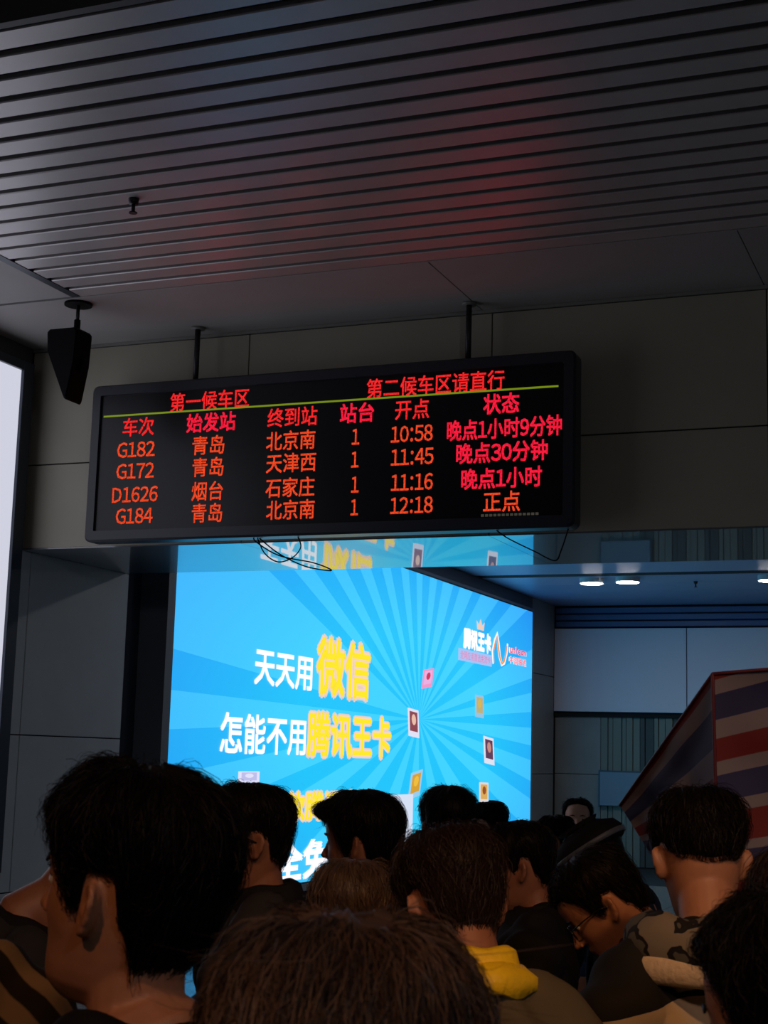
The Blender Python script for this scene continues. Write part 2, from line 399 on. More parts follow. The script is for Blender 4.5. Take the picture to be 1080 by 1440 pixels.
card(20.09, 2.90, .42, .27, .5, (240, 150, 200), (235, 175, 225), (205, 50, 90))
card(19.57, 2.26, .42, .38, -.25, (225, 225, 245), (140, 70, 80), (235, 190, 170))
card(22.41, 2.60, .42, .34, -.1, (150, 195, 225), (190, 175, 120), (215, 180, 80))
card(22.92, 1.93, .52, .42, -.3, (225, 225, 240), (95, 60, 90), (200, 140, 130))
card(19.70, 1.43, .46, .36, .5, (150, 205, 240), (215, 160, 50), (240, 190, 60))
card(22.70, 1.28, .46, .32, -.1, (225, 215, 215), (220, 170, 90), (150, 80, 40))
card(14.68, 1.54, .50, .12, .0, (225, 225, 250), (190, 190, 235), (225, 225, 250))
# plain white square where a code was printed
MB().box((.02, 18.45, .62), (.026, 19.62, 1.30)).build('white_square', glow('screen soft white', srgb(215, 225, 245), 1, False), ad)

# ------------------------------------------------------------------ LED departure board
bd = tag(empty('departure_board', (-4.7, 10.1, 3.41)), 'black hanging departure board with red Chinese train times', 'display board')
bx0, bx1, bz0, bz1 = -2.0, 2.0, 0.0, 1.27
def rrect(x0, x1, z0, z1, r, y, n=5):
    P = []
    for cx_, cz_, a0 in ((x1-r, z1-r, 0), (x0+r, z1-r, PI/2), (x0+r, z0+r, PI), (x1-r, z0+r, 1.5*PI)):
        for k in range(n+1): a = a0+PI/2*k/n; P.append((cx_+r*math.cos(a), y, cz_+r*math.sin(a)))
    return P
M_case = mat('black blue casing', (.022, .024, .034), .35)
fr = MB()
fr.rings([rrect(bx0, bx1, bz0, bz1, .05, .16), rrect(bx0, bx1, bz0, bz1, .05, .02), rrect(bx0+.015, bx1-.015, bz0+.015, bz1-.015, .045, 0),
          rrect(bx0+.085, bx1-.085, bz0+.085, bz1-.085, .01, 0), rrect(bx0+.09, bx1-.09, bz0+.09, bz1-.09, .01, .03)], cap=False)
fr.add(rrect(bx0, bx1, bz0, bz1, .05, .16), [tuple(range(24))])
fr.build('casing', M_case, bd)
MB().box((bx0+.088, .022, bz0+.088), (bx1-.088, .05, bz1-.088)).build('screen', mat('unlit screen', (.006, .006, .009), .3, spec=.4), bd)
G_red = glow('red diodes', (.95, .020, .022), 1.0, False, 140); G_or = glow('orange diodes', (1.0, .075, .02), .85, False, 140)
G_red2 = glow('deep red diodes', (.95, .012, .045), 1.0, False, 140)
rows = [[('第一候车区', -5.982, -5.285, 'r'), ('第二候车区请直行', -4.304, -3.229, 'r')],
 [('车次', -6.403, -6.117, 'r'), ('始发站', -5.825, -5.394, 'd'), ('终到站', -5.12, -4.702, 'r'), ('站台', -4.516, -4.239, 'd'), ('开点', -4.07, -3.802, 'r'), ('状态', -3.387, -3.115, 'd')],
 [('G182', -6.444, -6.099, 'o'), ('青岛', -5.764, -5.483, 'o'), ('北京南', -5.124, -4.713, 'o'), ('1', -4.412, -4.352, 'o'), ('10:58', -4.099, -3.77, 'o'), ('晚点1小时9分钟', -3.661, -2.80, 'd')],
 [('G172', -6.44, -6.096, 'o'), ('青岛', -5.754, -5.481, 'o'), ('天津西', -5.116, -4.7, 'o'), ('1', -4.412, -4.352, 'o'), ('11:45', -4.094, -3.76, 'o'), ('晚点30分钟', -3.586, -2.901, 'd')],
 [('D1626', -6.466, -6.052, 'o'), ('烟台', -5.75, -5.477, 'o'), ('石家庄', -5.113, -4.705, 'o'), ('1', -4.405, -4.345, 'o'), ('11:16', -4.088, -3.761, 'o'), ('晚点1小时', -3.544, -2.941, 'd')],
 [('G184', -6.422, -6.087, 'o'), ('青岛', -5.741, -5.475, 'o'), ('北京南', -5.10, -4.698, 'o'), ('1', -4.405, -4.345, 'o'), ('12:18', -4.089, -3.757, 'o'), ('正点', -3.374, -3.10, 'o')]]
gm = {'r': G_red, 'o': G_or, 'd': G_red2}
for zc, rw_ in zip((4.500, 4.324, 4.143, 3.970, 3.781, 3.610), rows):
    for t, a, b, c in rw_:
        h = .146
        text_obj(t, a+4.7, b+4.7, zc-3.41, h, 'Y', .018, gm[c], bd, weight=.018 if c != 'd' else .03)
MB().box((-6.587+4.7, .016, 1.008), (-2.829+4.7, .021, 1.021)).build('yellow_line', glow('yellow diodes', (.17, .24, .006), 1.0, False), bd)
t0 = MB()
for k in range(14): t0.box((1.31+k*.031, .0195, .094), (1.31+k*.031+.022, .0215, .112))
tag(t0.build('faint_line', glow('faint diodes', (.045, .04, .03), 1, False), bd), kind='stuff')
M_rod = mat('dark grey rod', (.03, .03, .033), .4, metal=.5)
for x in (-5.806, -3.534):
    MB().tube([(x+4.7, .09, 1.26), (x+4.7, .09, 1.709)], .022, 12, False).build('hanging_rod', M_rod, bd, True)
    MB().tube([(x+4.7, .09, 1.690), (x+4.7, .09, 1.7095)], .055, 16, False).build('ceiling_flange', mat('flange grey', (.18, .18, .17), .4), bd, True)
def cable(pts, r, parent, nm='loose_cable'):
    P = []
    pts = [np.array(p, float) for p in pts]; pts = [pts[0]]+pts+[pts[-1]]
    for i in range(1, len(pts)-2):
        for t in np.linspace(0, 1, 8, endpoint=False):
            p0, p1, p2, p3 = pts[i-1:i+3]
            P.append(.5*(2*p1+(p2-p0)*t+(2*p0-5*p1+4*p2-p3)*t*t+(3*p1-p0-3*p2+p3)*t**3))
    P.append(pts[-2]); return MB().tube(P, r, 6, False).build(nm, M_black, parent, True)
cable([(-.53, .08, .02), (-.50, .07, -.03), (-.30, .06, -.14), (-.02, .06, -.20), (.12, .07, -.25), (.10, .08, -.26), (-.1, .09, -.22), (-.32, .1, -.12), (-.5, .1, .01)], .005, bd)
cable([(-.50, .08, .01), (-.42, .06, -.12), (-.30, .05, -.19), (-.18, .05, -.16), (-.12, .06, -.08), (-.16, .08, .01)], .005, bd)
cable([(1.40, .08, .01), (1.50, .07, -.06), (1.70, .07, -.16), (1.84, .08, -.225), (1.88, .10, -.15), (1.93, .10, .0)], .005, bd)

# wedge speaker on its ceiling plate
sp = tag(empty('hanging_speaker', (-6.37, 9.35, ZC)), 'black wedge shaped speaker hanging from a round ceiling plate left of the board', 'speaker')
MB().tube([(0, 0, -.018), (0, 0, 0)], .105, 28, False).build('ceiling_plate', M_black, sp)
MB().tube([(0, 0, -.16), (0, 0, -.015)], .014, 10, False).build('pole', M_rod, sp, True)
MB().tube([(0, 0, -.235), (0, 0, -.13)], .024, 12, False).build('pole_socket', M_black, sp, True)
wd = MB()
pr = [(-.195, -.235), (-.175, -.215), (.055, -.215), (.072, -.235), (.060, -.48), (.012, -.755), (.0, -.765), (-.014, -.755), (-.185, -.38)]
def ww(y, s_): return [(x*s_+(1-s_)*-.04, y, z*s_+(1-s_)*-.45) for x, z in pr]
wd.rings([ww(-.11, .93), ww(-.095, 1), ww(.095, 1), ww(.11, .93)]); wd.build('cabinet', M_black, sp)
MB().box((.055, -.03, -.54), (.098, .03, -.44), bev=.008).build('tilt_knob', M_black, sp)

# sprinkler heads
def sprinkler(x, y, z, label):
    t = tag(empty('sprinkler_head', (x, y, z)), label, 'sprinkler')
    MB().tube([(0, 0, -.035), (0, 0, .0)], [.028, .034], 14, False).build('cup', M_rod, t, True)
    MB().tube([(0, 0, -.085), (0, 0, -.035)], .012, 8, False).build('stem', M_rod, t, True)
    MB().tube([(0, 0, -.092), (0, 0, -.086)], .026, 12, False).build('deflector', M_rod, t)
sprinkler(-4.806, 7.572, ZC, 'small dark sprinkler head under the slatted ceiling')
sprinkler(-4.305, 23.34, 4.6, 'tiny sprinkler head under the rear ceiling right of the round lights')

# round ceiling lights of the rear hall
G_lamp = glow('lamp face', (1.0, .96, .88), 40.0)
for (x, y), lab in zip(((-5.80, 22.75), (-5.22, 22.68), (-3.10, 22.78)), ('left of the two bright round lights side by side on the rear ceiling', 'right of the two bright round lights side by side on the rear ceiling', 'round light on the rear ceiling cut by the right photo edge')):
    t = tag(empty('round_light', (x, y, 4.6)), lab, 'light', 'round lights on the rear ceiling')
    MB().tube([(0, 0, -.075), (0, 0, .0)], .185, 32, False).build('lamp_housing', mat('lamp housing', (.5, .5, .5), .4), t)
    MB().tube([(0, 0, -.082), (0, 0, -.0755)], .168, 32, False).build('lamp_face', G_lamp, t)

# unseen round lights added for brightness: three above the header, two extending the track
for (x, y), lab in zip(((-5.6, 15.2), (-2.6, 15.2), (.6, 15.2), (-.6, 22.75), (2.4, 22.75)), ('added round rear ceiling light nearest the left wall, hidden above the header', 'second added round light from the left wall, hidden above the header', 'third added round light from the left wall, hidden above the header', 'round light on the far light track just right of the photo', 'rightmost round light on the far light track')):
    t = tag(empty('round_light', (x, y, 4.6)), lab, 'light', 'round lights on the rear ceiling')
    MB().tube([(0, 0, -.075), (0, 0, .0)], .185, 32, False).build('lamp_housing', MATS['lamp housing'], t)
    MB().tube([(0, 0, -.082), (0, 0, -.0755)], .168, 32, False).build('lamp_face', G_lamp, t)

# spot lamps of the front hall: unseen fittings; the cool flood is added fill
G_warm = glow('warm lamp', (1.0, .55, .25), 6.0, False); G_cool = glow('added cool lamp', (.85, .9, 1.0), 6.0, False)
def hall_lamp(loc, aim, energy, col, cone, face, label, rad=.10):
    t = tag(empty('spot_lamp', loc), label, 'lamp')
    d = (Vector(aim)-Vector(loc)).normalized(); q = d.to_track_quat('-Z', 'Y')
    R_ = np.array(q.to_matrix())
    MB().tube([(0, 0, 0), (0, 0, .05), (0, 0, .22)], [.13, .125, .07], 24, False).xf(lambda v: v @ R_.T).build('lamp_shade', M_black, t)
    MB().tube([(0, 0, -.006), (0, 0, -.001)], .11, 24, False).xf(lambda v: v @ R_.T).build('lamp_face', face, t)
    MB().tube([(0, 0, .1), (0, 0, 5.895-loc[2])], .012, 8, False).build('rod', M_black, t)
    L = bpy.data.lights.new('lamp_light', 'SPOT'); L.energy = energy; L.color = col; L.spot_size = math.radians(cone); L.spot_blend = 1.0; L.shadow_soft_size = rad
    o = bpy.data.objects.new('lamp_light', L); COL.objects.link(o); o.parent = t; o.rotation_mode = 'QUATERNION'; o.rotation_quaternion = q
    o.location = d*.02
hall_lamp((1.1, .1, 4.3), (-.5, 2.9, 1.5), 190, (1, .46, .18), 44, G_warm, 'warm spot lamp above and right of the photographer')
hall_lamp((-.9, -1.6, 4.4), (-.9, 1.8, 1.4), 125, (1, .46, .22), 52, G_warm, 'warm spot lamp behind the photographer')
hall_lamp((3.5, -2.5, 4.6), (-4.5, 10.4, 3.0), 125, (.90, .93, 1), 110, G_cool, 'added cool flood lamp far behind at the right, out of the photo', .25)

# ------------------------------------------------------------------ people
def sect(z):
    """head cross-section at height z over the chin (head 0.235 tall): front y, back y, half width"""
    if z <= .165:
        T = [(-.012, .070, .00, .030), (0, .086, -.01, .040), (.012, .092, -.035, .050), (.03, .092, -.060, .057), (.05, .090, -.078, .063), (.075, .091, -.088, .069),
             (.10, .092, -.095, .073), (.125, .091, -.100, .0755), (.145, .095, -.1025, .077), (.165, .097, -.103, .0775)]
        for a, b in zip(T[:-1], T[1:]):
            if z <= b[0]:
                t = (z-a[0])/(b[0]-a[0]); return tuple(a[i]+(b[i]-a[i])*t for i in (1, 2, 3))
    t = min(.9995, (z-.165)/.072); k = (1-t**2.25)**(1/2.25)
    return (.097*k-.004*t, -.103*k-.004*t, .0775*k)
def head_pt(a, z, off=0.0):
    """a: azimuth from the face (0) round by the left ear (pi/2) to the nape"""
    f, b, w_ = sect(z); c = -.008
    sy, sx = math.cos(a), -math.sin(a)
    L = (f-c) if sy > 0 else (c-b)
    e = 2.25
    r = 1/((abs(sy)/max(L, 1e-4))**e+(abs(sx)/max(w_, 1e-4))**e)**(1/e)
    return np.array((sx*(r+off), c+sy*(r+off), z))
def hairline(a, st):
    a = abs((a+PI) % (2*PI)-PI); d = math.degrees(a)
    T = st
    for (d0, z0), (d1, z1) in zip(T[:-1], T[1:]):
        if d <= d1: t = (d-d0)/(d1-d0); t = t*t*(3-2*t); return z0+(z1-z0)*t
    return T[-1][1]
SHORT = [(0, .192), (35, .190), (58, .165), (66, .125), (76, .098), (88, .108), (95, .142), (112, .138), (124, .085), (145, .05), (180, .035)]
LONGER = [(0, .178), (32, .180), (52, .160), (60, .120), (72, .078), (84, .085), (93, .128), (110, .118), (122, .05), (145, .015), (180, .0)]
MANLY = [(0, .188), (32, .186), (50, .168), (60, .135), (69, .100), (77, .098), (86, .146), (113, .146), (122, .088), (140, .035), (180, .012)]
CROP = [(0, .192), (35, .190), (58, .168), (66, .135), (76, .118), (86, .145), (112, .142), (124, .115), (145, .095), (180, .085)]
LOWNAPE = [(0, .18), (35, .178), (58, .150), (66, .110), (80, .06), (95, .07), (112, .05), (130, .015), (150, -.02), (180, -.035)]
def ear_mesh(side):
    mb = MB()
    # local: u back, v up, w out of the head
    def loc(u, v, w_):
        ca, sa = math.cos(.50), math.sin(.50)
        uu, wv = u*ca-w_*sa, u*sa+w_*ca
        uu *= .86; v *= .86; t = .16; y, z = -uu*math.cos(t)-v*math.sin(t), v*math.cos(t)-uu*math.sin(t)*.4
        return (side*(.0705+wv), -.004+y, .103+z)
    hel = [(.004, .006, .001), (.000, .018, .004), (.006, .030, .006), (.018, .033, .008), (.029, .026, .010), (.033, .012, .010), (.031, -.003, .009), (.025, -.015, .007), (.018, -.026, .005), (.010, -.031, .004), (.004, -.026, .003)]
    mb.tube([loc(*p) for p in hel], [.0036, .0040, .0042, .0044, .0046, .0046, .0044, .0046, .0062, .0066, .005], 8)
    mb.tube([loc(*p) for p in [(.008, .020, .004), (.016, .020, .007), (.021, .010, .008), (.019, -.004, .008), (.012, -.014, .006)]], [.003, .0034, .0036, .0036, .003], 8)
    mb.tube([loc(.001, .000, .004), loc(.002, -.010, .004)], [.0045, .004], 8)
    # back plate
    ring = [loc(.016+.0165*math.cos(t), .001+.030*math.sin(t), -.002) for t in np.linspace(0, 2*PI, 16, endpoint=False)]
    ring2 = [loc(.016+.0165*math.cos(t), .001+.030*math.sin(t), .0035) for t in np.linspace(0, 2*PI, 16, endpoint=False)]
    ring0 = [loc(.006+.012*math.cos(t), .0+.024*math.sin(t), -.012) for t in np.linspace(0, 2*PI, 16, endpoint=False)]
    mb.rings([ring0, ring, ring2]); return mb
def head_mesh():
    mb = MB(); R = []
    zs = list(np.linspace(-.012, .165, 30))+[.165+.072*math.sin(t) for t in np.linspace(.12, 1.54, 14)]
    for z in zs:
        ring = []
        for a in np.linspace(0, 2*PI, 56, endpoint=False):
            p = head_pt(a, z)
            if p[1] > 0:
                x = abs(p[0])
                g = lambda cx_, cz_, sx_, sz_: math.exp(-((x-cx_)/sx_)**2-((z-cz_)/sz_)**2)
                p[1] += -.012*g(.032, .120, .015, .011)+.004*g(.028, .139, .018, .008)+.004*g(.0, .010, .018, .014)-.003*g(0, .034, .02, .006)+.004*g(.05, .088, .018, .018)
                p[1] -= .006*g(.058, .055, .02, .025)
            ring.append(p)
        R.append(ring)
    mb.rings(R)
    # nose, lips, lids
    mb.tube([(0, .088, .130), (0, .098, .112), (0, .107, .095), (0, .113, .084)], [.006, .0075, .009, .0105], 10)
    for s_ in (-1, 1):
        mb.ell((s_*.0115, .101, .081), (.0075, .010, .0065), 10, 6)
        mb.tube([(s_*.020, .081, .127), (s_*.032, .085, .1295), (s_*.043, .078, .126)], .0035, 8)
        mb.tube([(s_*.022, .080, .112), (s_*.032, .083, .1105), (s_*.042, .077, .113)], .003, 8)
    mb.tube([(-.023, .085, .058), (-.008, .0945, .0605), (.008, .0945, .0605), (.023, .085, .058)], [.0025, .0045, .0045, .0025], 8)
    mb.tube([(-.021, .085, .0525), (0, .0945, .0505), (.021, .085, .0525)], [.0025, .0055, .0025], 8)
    for s_ in (-1, 1):
        e = ear_mesh(s_); mb.add(np.concatenate(e.v), e.f)
    return mb
def rot(ax, t):
    return np.array(Matrix.Rotation(t, 3, ax))
def remesh(mb, vox, smooth, name, ratio=None):
    me = mb.mesh(name+'_src'); o = bpy.data.objects.new(name+'_src', me); COL.objects.link(o)
    r = o.modifiers.new('r', 'REMESH'); r.mode = 'VOXEL'; r.voxel_size = vox; r.use_smooth_shade = True
    if smooth:
        sm = o.modifiers.new('s', 'SMOOTH'); sm.factor = .5; sm.iterations = smooth
    if ratio: d = o.modifiers.new('d', 'DECIMATE'); d.ratio = ratio
    dg = bpy.context.evaluated_depsgraph_get(); dg.update()
    out = bpy.data.meshes.new_from_object(o.evaluated_get(dg)); out.name = name
    bpy.data.objects.remove(o); bpy.data.meshes.remove(me)
    out.polygons.foreach_set('use_smooth', [True]*len(out.polygons)); return out
def getv(me):
    V = np.empty(len(me.vertices)*3); me.vertices.foreach_get('co', V); return V.reshape(-1, 3)
def setv(me, V): me.vertices.foreach_set('co', np.ascontiguousarray(V).ravel()); me.update()
TORSO = [(.80, .125, .085, .09), (.90, .165, .10, .115), (1.0, .150, .10, .095), (1.1, .142, .10, .085), (1.2, .158, .11, .095), (1.3, .172, .112, .108), (1.37, .165, .092, .105), (1.42, .125, .07, .095), (1.455, .075, .052, .080)]
def tors(mb, inf, z0=0, z1=9, flare=0):
    R = []
    for z, hw_, f, b in TORSO:
        if z < z0 or z > z1: continue
        i_ = inf*(1.0 if z < 1.40 else .75)+flare*max(0, (1.0-z))
        R.append([((hw_+i_)*np.sign(math.cos(t))*abs(math.cos(t))**.85, (f+i_ if math.sin(t) > 0 else b+i_)*math.sin(t)-.005, z) for t in np.linspace(0, 2*PI, 28, endpoint=False)])
    mb.rings(R)
ARMS = {'down': [(.158, -.01, 1.375), (.205, -.02, 1.33), (.235, -.035, 1.10), (.240, .03, .86)],
        'front': [(.158, -.01, 1.375), (.205, -.015, 1.32), (.225, .02, 1.10), (.10, .23, 1.16)],
        'up': [(.158, -.01, 1.375), (.215, .03, 1.38), (.27, .20, 1.36), (.19, .10, 1.56)]}
def hand_mesh(s_, w0, d):
    """palm, four unequal fingers and a thumb, continuing from the wrist w0 along direction d"""
    mb = MB(); d = np.array(d)/np.linalg.norm(d); n_ = np.array((s_*1.0, 0, 0)); n_ = n_-n_.dot(d)*d; n_ /= np.linalg.norm(n_); sd = np.cross(d, n_)*s_
    mb.tube([w0, w0+d*.04, w0+d*.085], [.026, .036, .036], 10, flat=.45, ref=n_)
    for k, (o_, L) in enumerate(((-.028, .070), (-.010, .080), (.009, .075), (.027, .060))):
        b = w0+d*.09+sd*o_; c = -n_*s_*s_
        mb.tube([b, b+d*L*.45+c*.004, b+d*L*.8+c*.016, b+d*L+c*.028], [.0085, .008, .0075, .0065], 8)
    b = w0+d*.025-sd*.026
    mb.tube([b, b+d*.03-sd*.022, b+d*.06-sd*.028-n_*.006], [.011, .010, .008], 8)
    return mb
def person(label, pos, az, body_az=None, pitch=0, roll=0, lean=0, hair='short', hair_col='black', thick=.016, vox=.008, arms='down',
           jacket='j', collar='col', trousers=None, strands=1500, hh=None, skin='skin', wide=1.0, seed=0, bald=False, neck_len=0.0,
           collar_h=.05, glasses=False, hood=None, extra=None, strand_w=.0011, group=None, pants_len=None, tall=None, tuft=0, quiff=0):
    rg = np.random.default_rng(seed+11); name = 'person'
    if body_az is None: body_az = az
    pitch, roll, lean = math.radians(pitch), math.radians(roll), math.radians(lean)
    yaw = math.radians(az-body_az)
    piv = np.array((0, -.030, .03))
    HR = rot('Z', yaw) @ rot('X', -pitch) @ rot('Y', roll)
    def hx(P):   # head space -> upright body
        return (np.asarray(P, float)-piv) @ HR.T + piv + np.array((0, .028, 1.485+neck_len))
    def lx(P):   # lean the torso about the hips
        P = np.array(P, float).reshape(-1, 3)
        t = np.clip((P[:, 2]-.88)/.25, 0, 1); t = t*t*(3-2*t)*lean
        y, z = P[:, 1], P[:, 2]-.95; c, s_ = np.cos(t), np.sin(t)
        Q = P.copy(); Q[:, 1] = y*c+z*s_; Q[:, 2] = .95+z*c-y*s_; return Q
    hc = lx(hx([(0, 0, .13)]))[0]
    sc = pos[2]/hc[2]
    root = empty(name, (0, 0, 0), math.radians(body_az-90))
    Rz = rot('Z', math.radians(body_az-90)); off = Rz @ (hc*sc)
    root.location = (pos[0]-off[0], pos[1]-off[1], 0); root.scale = (sc, sc, sc)
    tag(root, label, 'person', group)
    # ---- body, one surface
    b = MB(); h = head_mesh(); b.add(hx(np.concatenate(h.v)), h.f)
    tors(b, 0)
    n1 = hx([(0, -.028, .045)])[0]; n0 = hx([(0, -.036, -.02)])[0]
    b.tube([(0, -.045, 1.39), (0, -.035, 1.455), n0, n1], [.078, .062, .056, .054], 18)
    A = [np.array(p) for p in ARMS[arms]]
    for s_ in (-1, 1):
        f = np.array((s_*wide, 1, 1))
        b.tube([(s_*.01, -.045, 1.455), (s_*.08, -.03, 1.425), (s_*.15, -.015, 1.39)], [.045, .046, .05], 10)
        P = [a*f for a in A]
        b.tube([P[0], P[1], (P[1]+P[2])/2, P[2], (P[2]+P[3])/2, P[3]], [.055, .055, .047, .040, .038, .027], 12)
        hm = hand_mesh(s_, P[3], (P[3]-P[2])); b.add(np.concatenate(hm.v), hm.f)
        b.tube([(s_*.088, 0, .88), (s_*.098, .008, .68), (s_*.10, .012, .49), (s_*.102, -.012, .33), (s_*.104, -.025, .10)], [.088, .072, .053, .055, .036], 12)
        b.tube([(s_*.104, -.045, .045), (s_*.108, .06, .035), (s_*.114, .14, .025)], [.036, .036, .022], 10, flat=.8)
    me = remesh(b, vox, 2, 'body', .6 if vox < .006 else None); setv(me, lx(getv(me))); me.materials.append(SK[skin])
    o = bpy.data.objects.new('body', me); COL.objects.link(o); o.parent = root
    # ---- clothes
    V = None
    j = MB(); tors(j, .030, .80, 9, .12)
    for s_ in (-1, 1):
        f = np.array((s_*wide, 1, 1)); P = [a*f for a in A]
        j.tube([(s_*.03, -.045, 1.445), (s_*.09, -.03, 1.43), (s_*.16, -.015, 1.395)], [.052, .058, .065], 12)
        e = P[3]-(P[3]-P[2])*.06
        j.tube([P[0], P[1], (P[1]+P[2])/2, P[2], (P[2]+e)/2, e], [.078, .080, .070, .062, .054, .045], 14)
    jm = remesh(j, .013, 5, 'jacket'); V = getv(jm); n = len(V)
    nr = np.empty(n*3); jm.vertices.foreach_get('normal', nr); nr = nr.reshape(-1, 3)
    ph = rg.uniform(0, 6, 6)
    d = .006*np.sin(V[:, 2]*38+6*np.sin(V[:, 0]*11+ph[0])+ph[1])+.005*np.sin(V[:, 2]*21+V[:, 1]*30+V[:, 0]*26+ph[2])+.004*np.sin(V[:, 0]*55+V[:, 2]*30+ph[3])
    V = V+nr*d[:, None]*1.25; jm.materials.append(CL[jacket]); setv(jm, lx(V))
    o = bpy.data.objects.new('jacket', jm); COL.objects.link(o); o.parent = root
    t_ = MB()
    for s_ in (-1, 1):
        t_.tube([(s_*.085, 0, .86), (s_*.098, .008, .68), (s_*.10, .010, .49), (s_*.103, -.01, .30), (s_*.105, -.02, .06)], [.108, .090, .072, .066, .060], 12)
    t_.tube([(-.05, 0, .90), (.05, 0, .90)], [.125, .125], 14)
    tm = remesh(t_, .02, 3, 'trousers'); tm.materials.append(CL[trousers or 'dark']); o = bpy.data.objects.new('trousers', tm); COL.objects.link(o); o.parent = root
    for s_ in (-1, 1):
        sh = MB(); R = []
        for y, hw_, top in ((-.115, .012, .03), (-.10, .034, .075), (-.04, .038, .085), (.04, .042, .075), (.11, .046, .055), (.17, .038, .04), (.195, .014, .025)):
            R.append([(s_*.107+hw_*math.cos(t), y, top*(.5+.5*math.sin(t))) for t in np.linspace(0, 2*PI, 14, endpoint=False)])
        sh.rings(R); sh.build('shoe', CL['shoe'], root, True)
    # ---- collar: a standing band round the neck, open at the throat
    if collar:
        R = []
        c0 = np.array((0, -.040, 1.438)); tp = n0*.35+np.array((0, -.035, 1.44))*.65; tp[2] = 0
        for q in np.linspace(-PI*.90, PI*.90, 40):
            bx_, by_ = math.sin(q), -math.cos(q)
            wob = .003*math.sin(q*5+ph[4])
            back = .5+.5*math.cos(q)
            zt = 1.438+collar_h*(.72+.28*back)+wob
            # base ring lies on the jacket, top ring hugs the neck
            base = np.array((bx_*.088, c0[1]+by_*.078+.015, 1.425+.012*back-.02*(1-back)))
            top = np.array((bx_*(.074+wob), -.030+by_*.070+.010, zt))
            o1 = np.array((bx_, by_, 0))*.011
            R.append([base-o1*.4, top-o1*.3, top+np.array((0, 0, .005)), top+o1, base+o1*1.8, base+o1*.5-np.array((0, 0, .02))])
        cm = MB().rings(R); cm.xf(lambda v: lx(v)); cm.build('collar', CL[collar], root, True)
    # ---- hair
    st = {'short': SHORT, 'longer': LONGER, 'lownape': LOWNAPE, 'manly': MANLY, 'crop': CROP, 'bare': [(0, .212), (40, .205), (60, .17), (75, .13), (90, .135), (112, .12), (124, .07), (180, .03)]}[hair]
    ztop = .2365
    def hz(a, u):
        zl = hairline(a, st); return zl+(ztop-zl)*(1-u**1.75)
    def hoff(a, u):
        bk = .5-.5*math.cos(a); wd_ = .16+(.34 if hair != 'lownape' else .1)*bk
        edge = min(1, (1-u)/wd_)**(.6+.25*bk) if u > 1-wd_ else 1
        s1 = math.sin(a*3+ph[5])*.12+math.sin(a*7+u*9+ph[0])*.08+math.sin(a*17+u*4+ph[1])*.045+math.sin(a*31-u*7+ph[3])*.03
        fr_ = max(0, math.cos(a))*min(1, max(0, (u-.25)/.5))
        qf = quiff*math.exp(-(((a+PI) % (2*PI)-PI)/.55)**2)*math.exp(-((u-.78)/.16)**2) if quiff else 0
        return thick*(1+s1)*edge*(1-.5*fr_)-(.003*(u > .97))+qf
    def hp(a, u, extra_=0.):
        z = hz(a, u); o_ = hoff(a, min(u, 1))+extra_
        zb = min(z, .236)
        p = head_pt(a, zb, 0)
        # outward normal: blend to vertical near the crown
        k = np.clip((zb-.165)/.072, 0, 1)**1.6
        nrm = np.array((-math.sin(a)*(1-k*.85), math.cos(a)*(1-k*.85), k)); nrm /= np.linalg.norm(nrm)
        c = 1.0 if zb > .236-1e-6 else 1
        return p+nrm*o_
    NA, NU = 96, 26
    R = [[hp(a, u) for a in np.linspace(0, 2*PI, NA, endpoint=False)] for u in np.linspace(.03, 1.0, NU)]
    R.append([hp(a, 1.0, -.006) for a in np.linspace(0, 2*PI, NA, endpoint=False)])
    hb = MB().rings(R, cap=False); hb.add([r for r in R[0]], [tuple(range(NA))])
    hb.xf(lambda v: lx(hx(v))); M = HC[hair_col]
    ho = hb.build('hair', M, root, True)
    # strands
    sv, sf = [], []; k = 0
    whorl = np.array((-.02, -.045))
    SEG = 5
    for i in range(strands):
        a = rg.uniform(0, 2*PI); u0 = rg.uniform(.06, .98)**.75
        lng = rg.uniform(.10, .34)*(1.25 if hair != 'short' else 1); sw = rg.normal(0, .10)+.12*math.sin(a*4+ph[2]); lift = abs(rg.normal(0, 1))*.0035+.0005
        ps = []
        for q in range(SEG+1):
            t = q/SEG; uu = u0+lng*t; aa = a+sw*t+.05*math.sin(i+5*t)
            over = max(0, uu-1.0)*(.25 if hair in ('crop', 'bare') or 1.15 < abs((a+PI) % (2*PI)-PI) < 2.3 else 1)
            p = hp(aa, min(uu, 1.0), .0008+lift*math.sin(PI*min(1, t*.95))*1.6+(lift*.5*t))
            if over: p[2] -= over*.07; p[0] *= 1+over*.1; p[1] *= 1+over*.05
            ps.append(p)
        ps = np.array(ps)
        if tuft and rg.uniform() < .04: ps[-2:] += np.array((rg.normal(0, 1), rg.normal(0, 1), rg.uniform(0, 1)))*tuft*np.array([[.4], [1.0]])
        tdir = ps[-1]-ps[0]; tdir /= np.linalg.norm(tdir)+1e-9
        sd = np.cross(tdir, rg.normal(0, 1, 3)); sd /= np.linalg.norm(sd)+1e-9
        for q in range(SEG+1):
            ww_ = strand_w*(1-.85*(q/SEG)**2)*.5
            sv.append(ps[q]-sd*ww_); sv.append(ps[q]+sd*ww_)
        for q in range(SEG): sf.append((k, k+1, k+3, k+2)); k += 2
        k += 2
    if strands:
        so = MB().add(lx(hx(np.array(sv))), sf).build('hair_strands', M, ho); tag(so, kind='stuff')
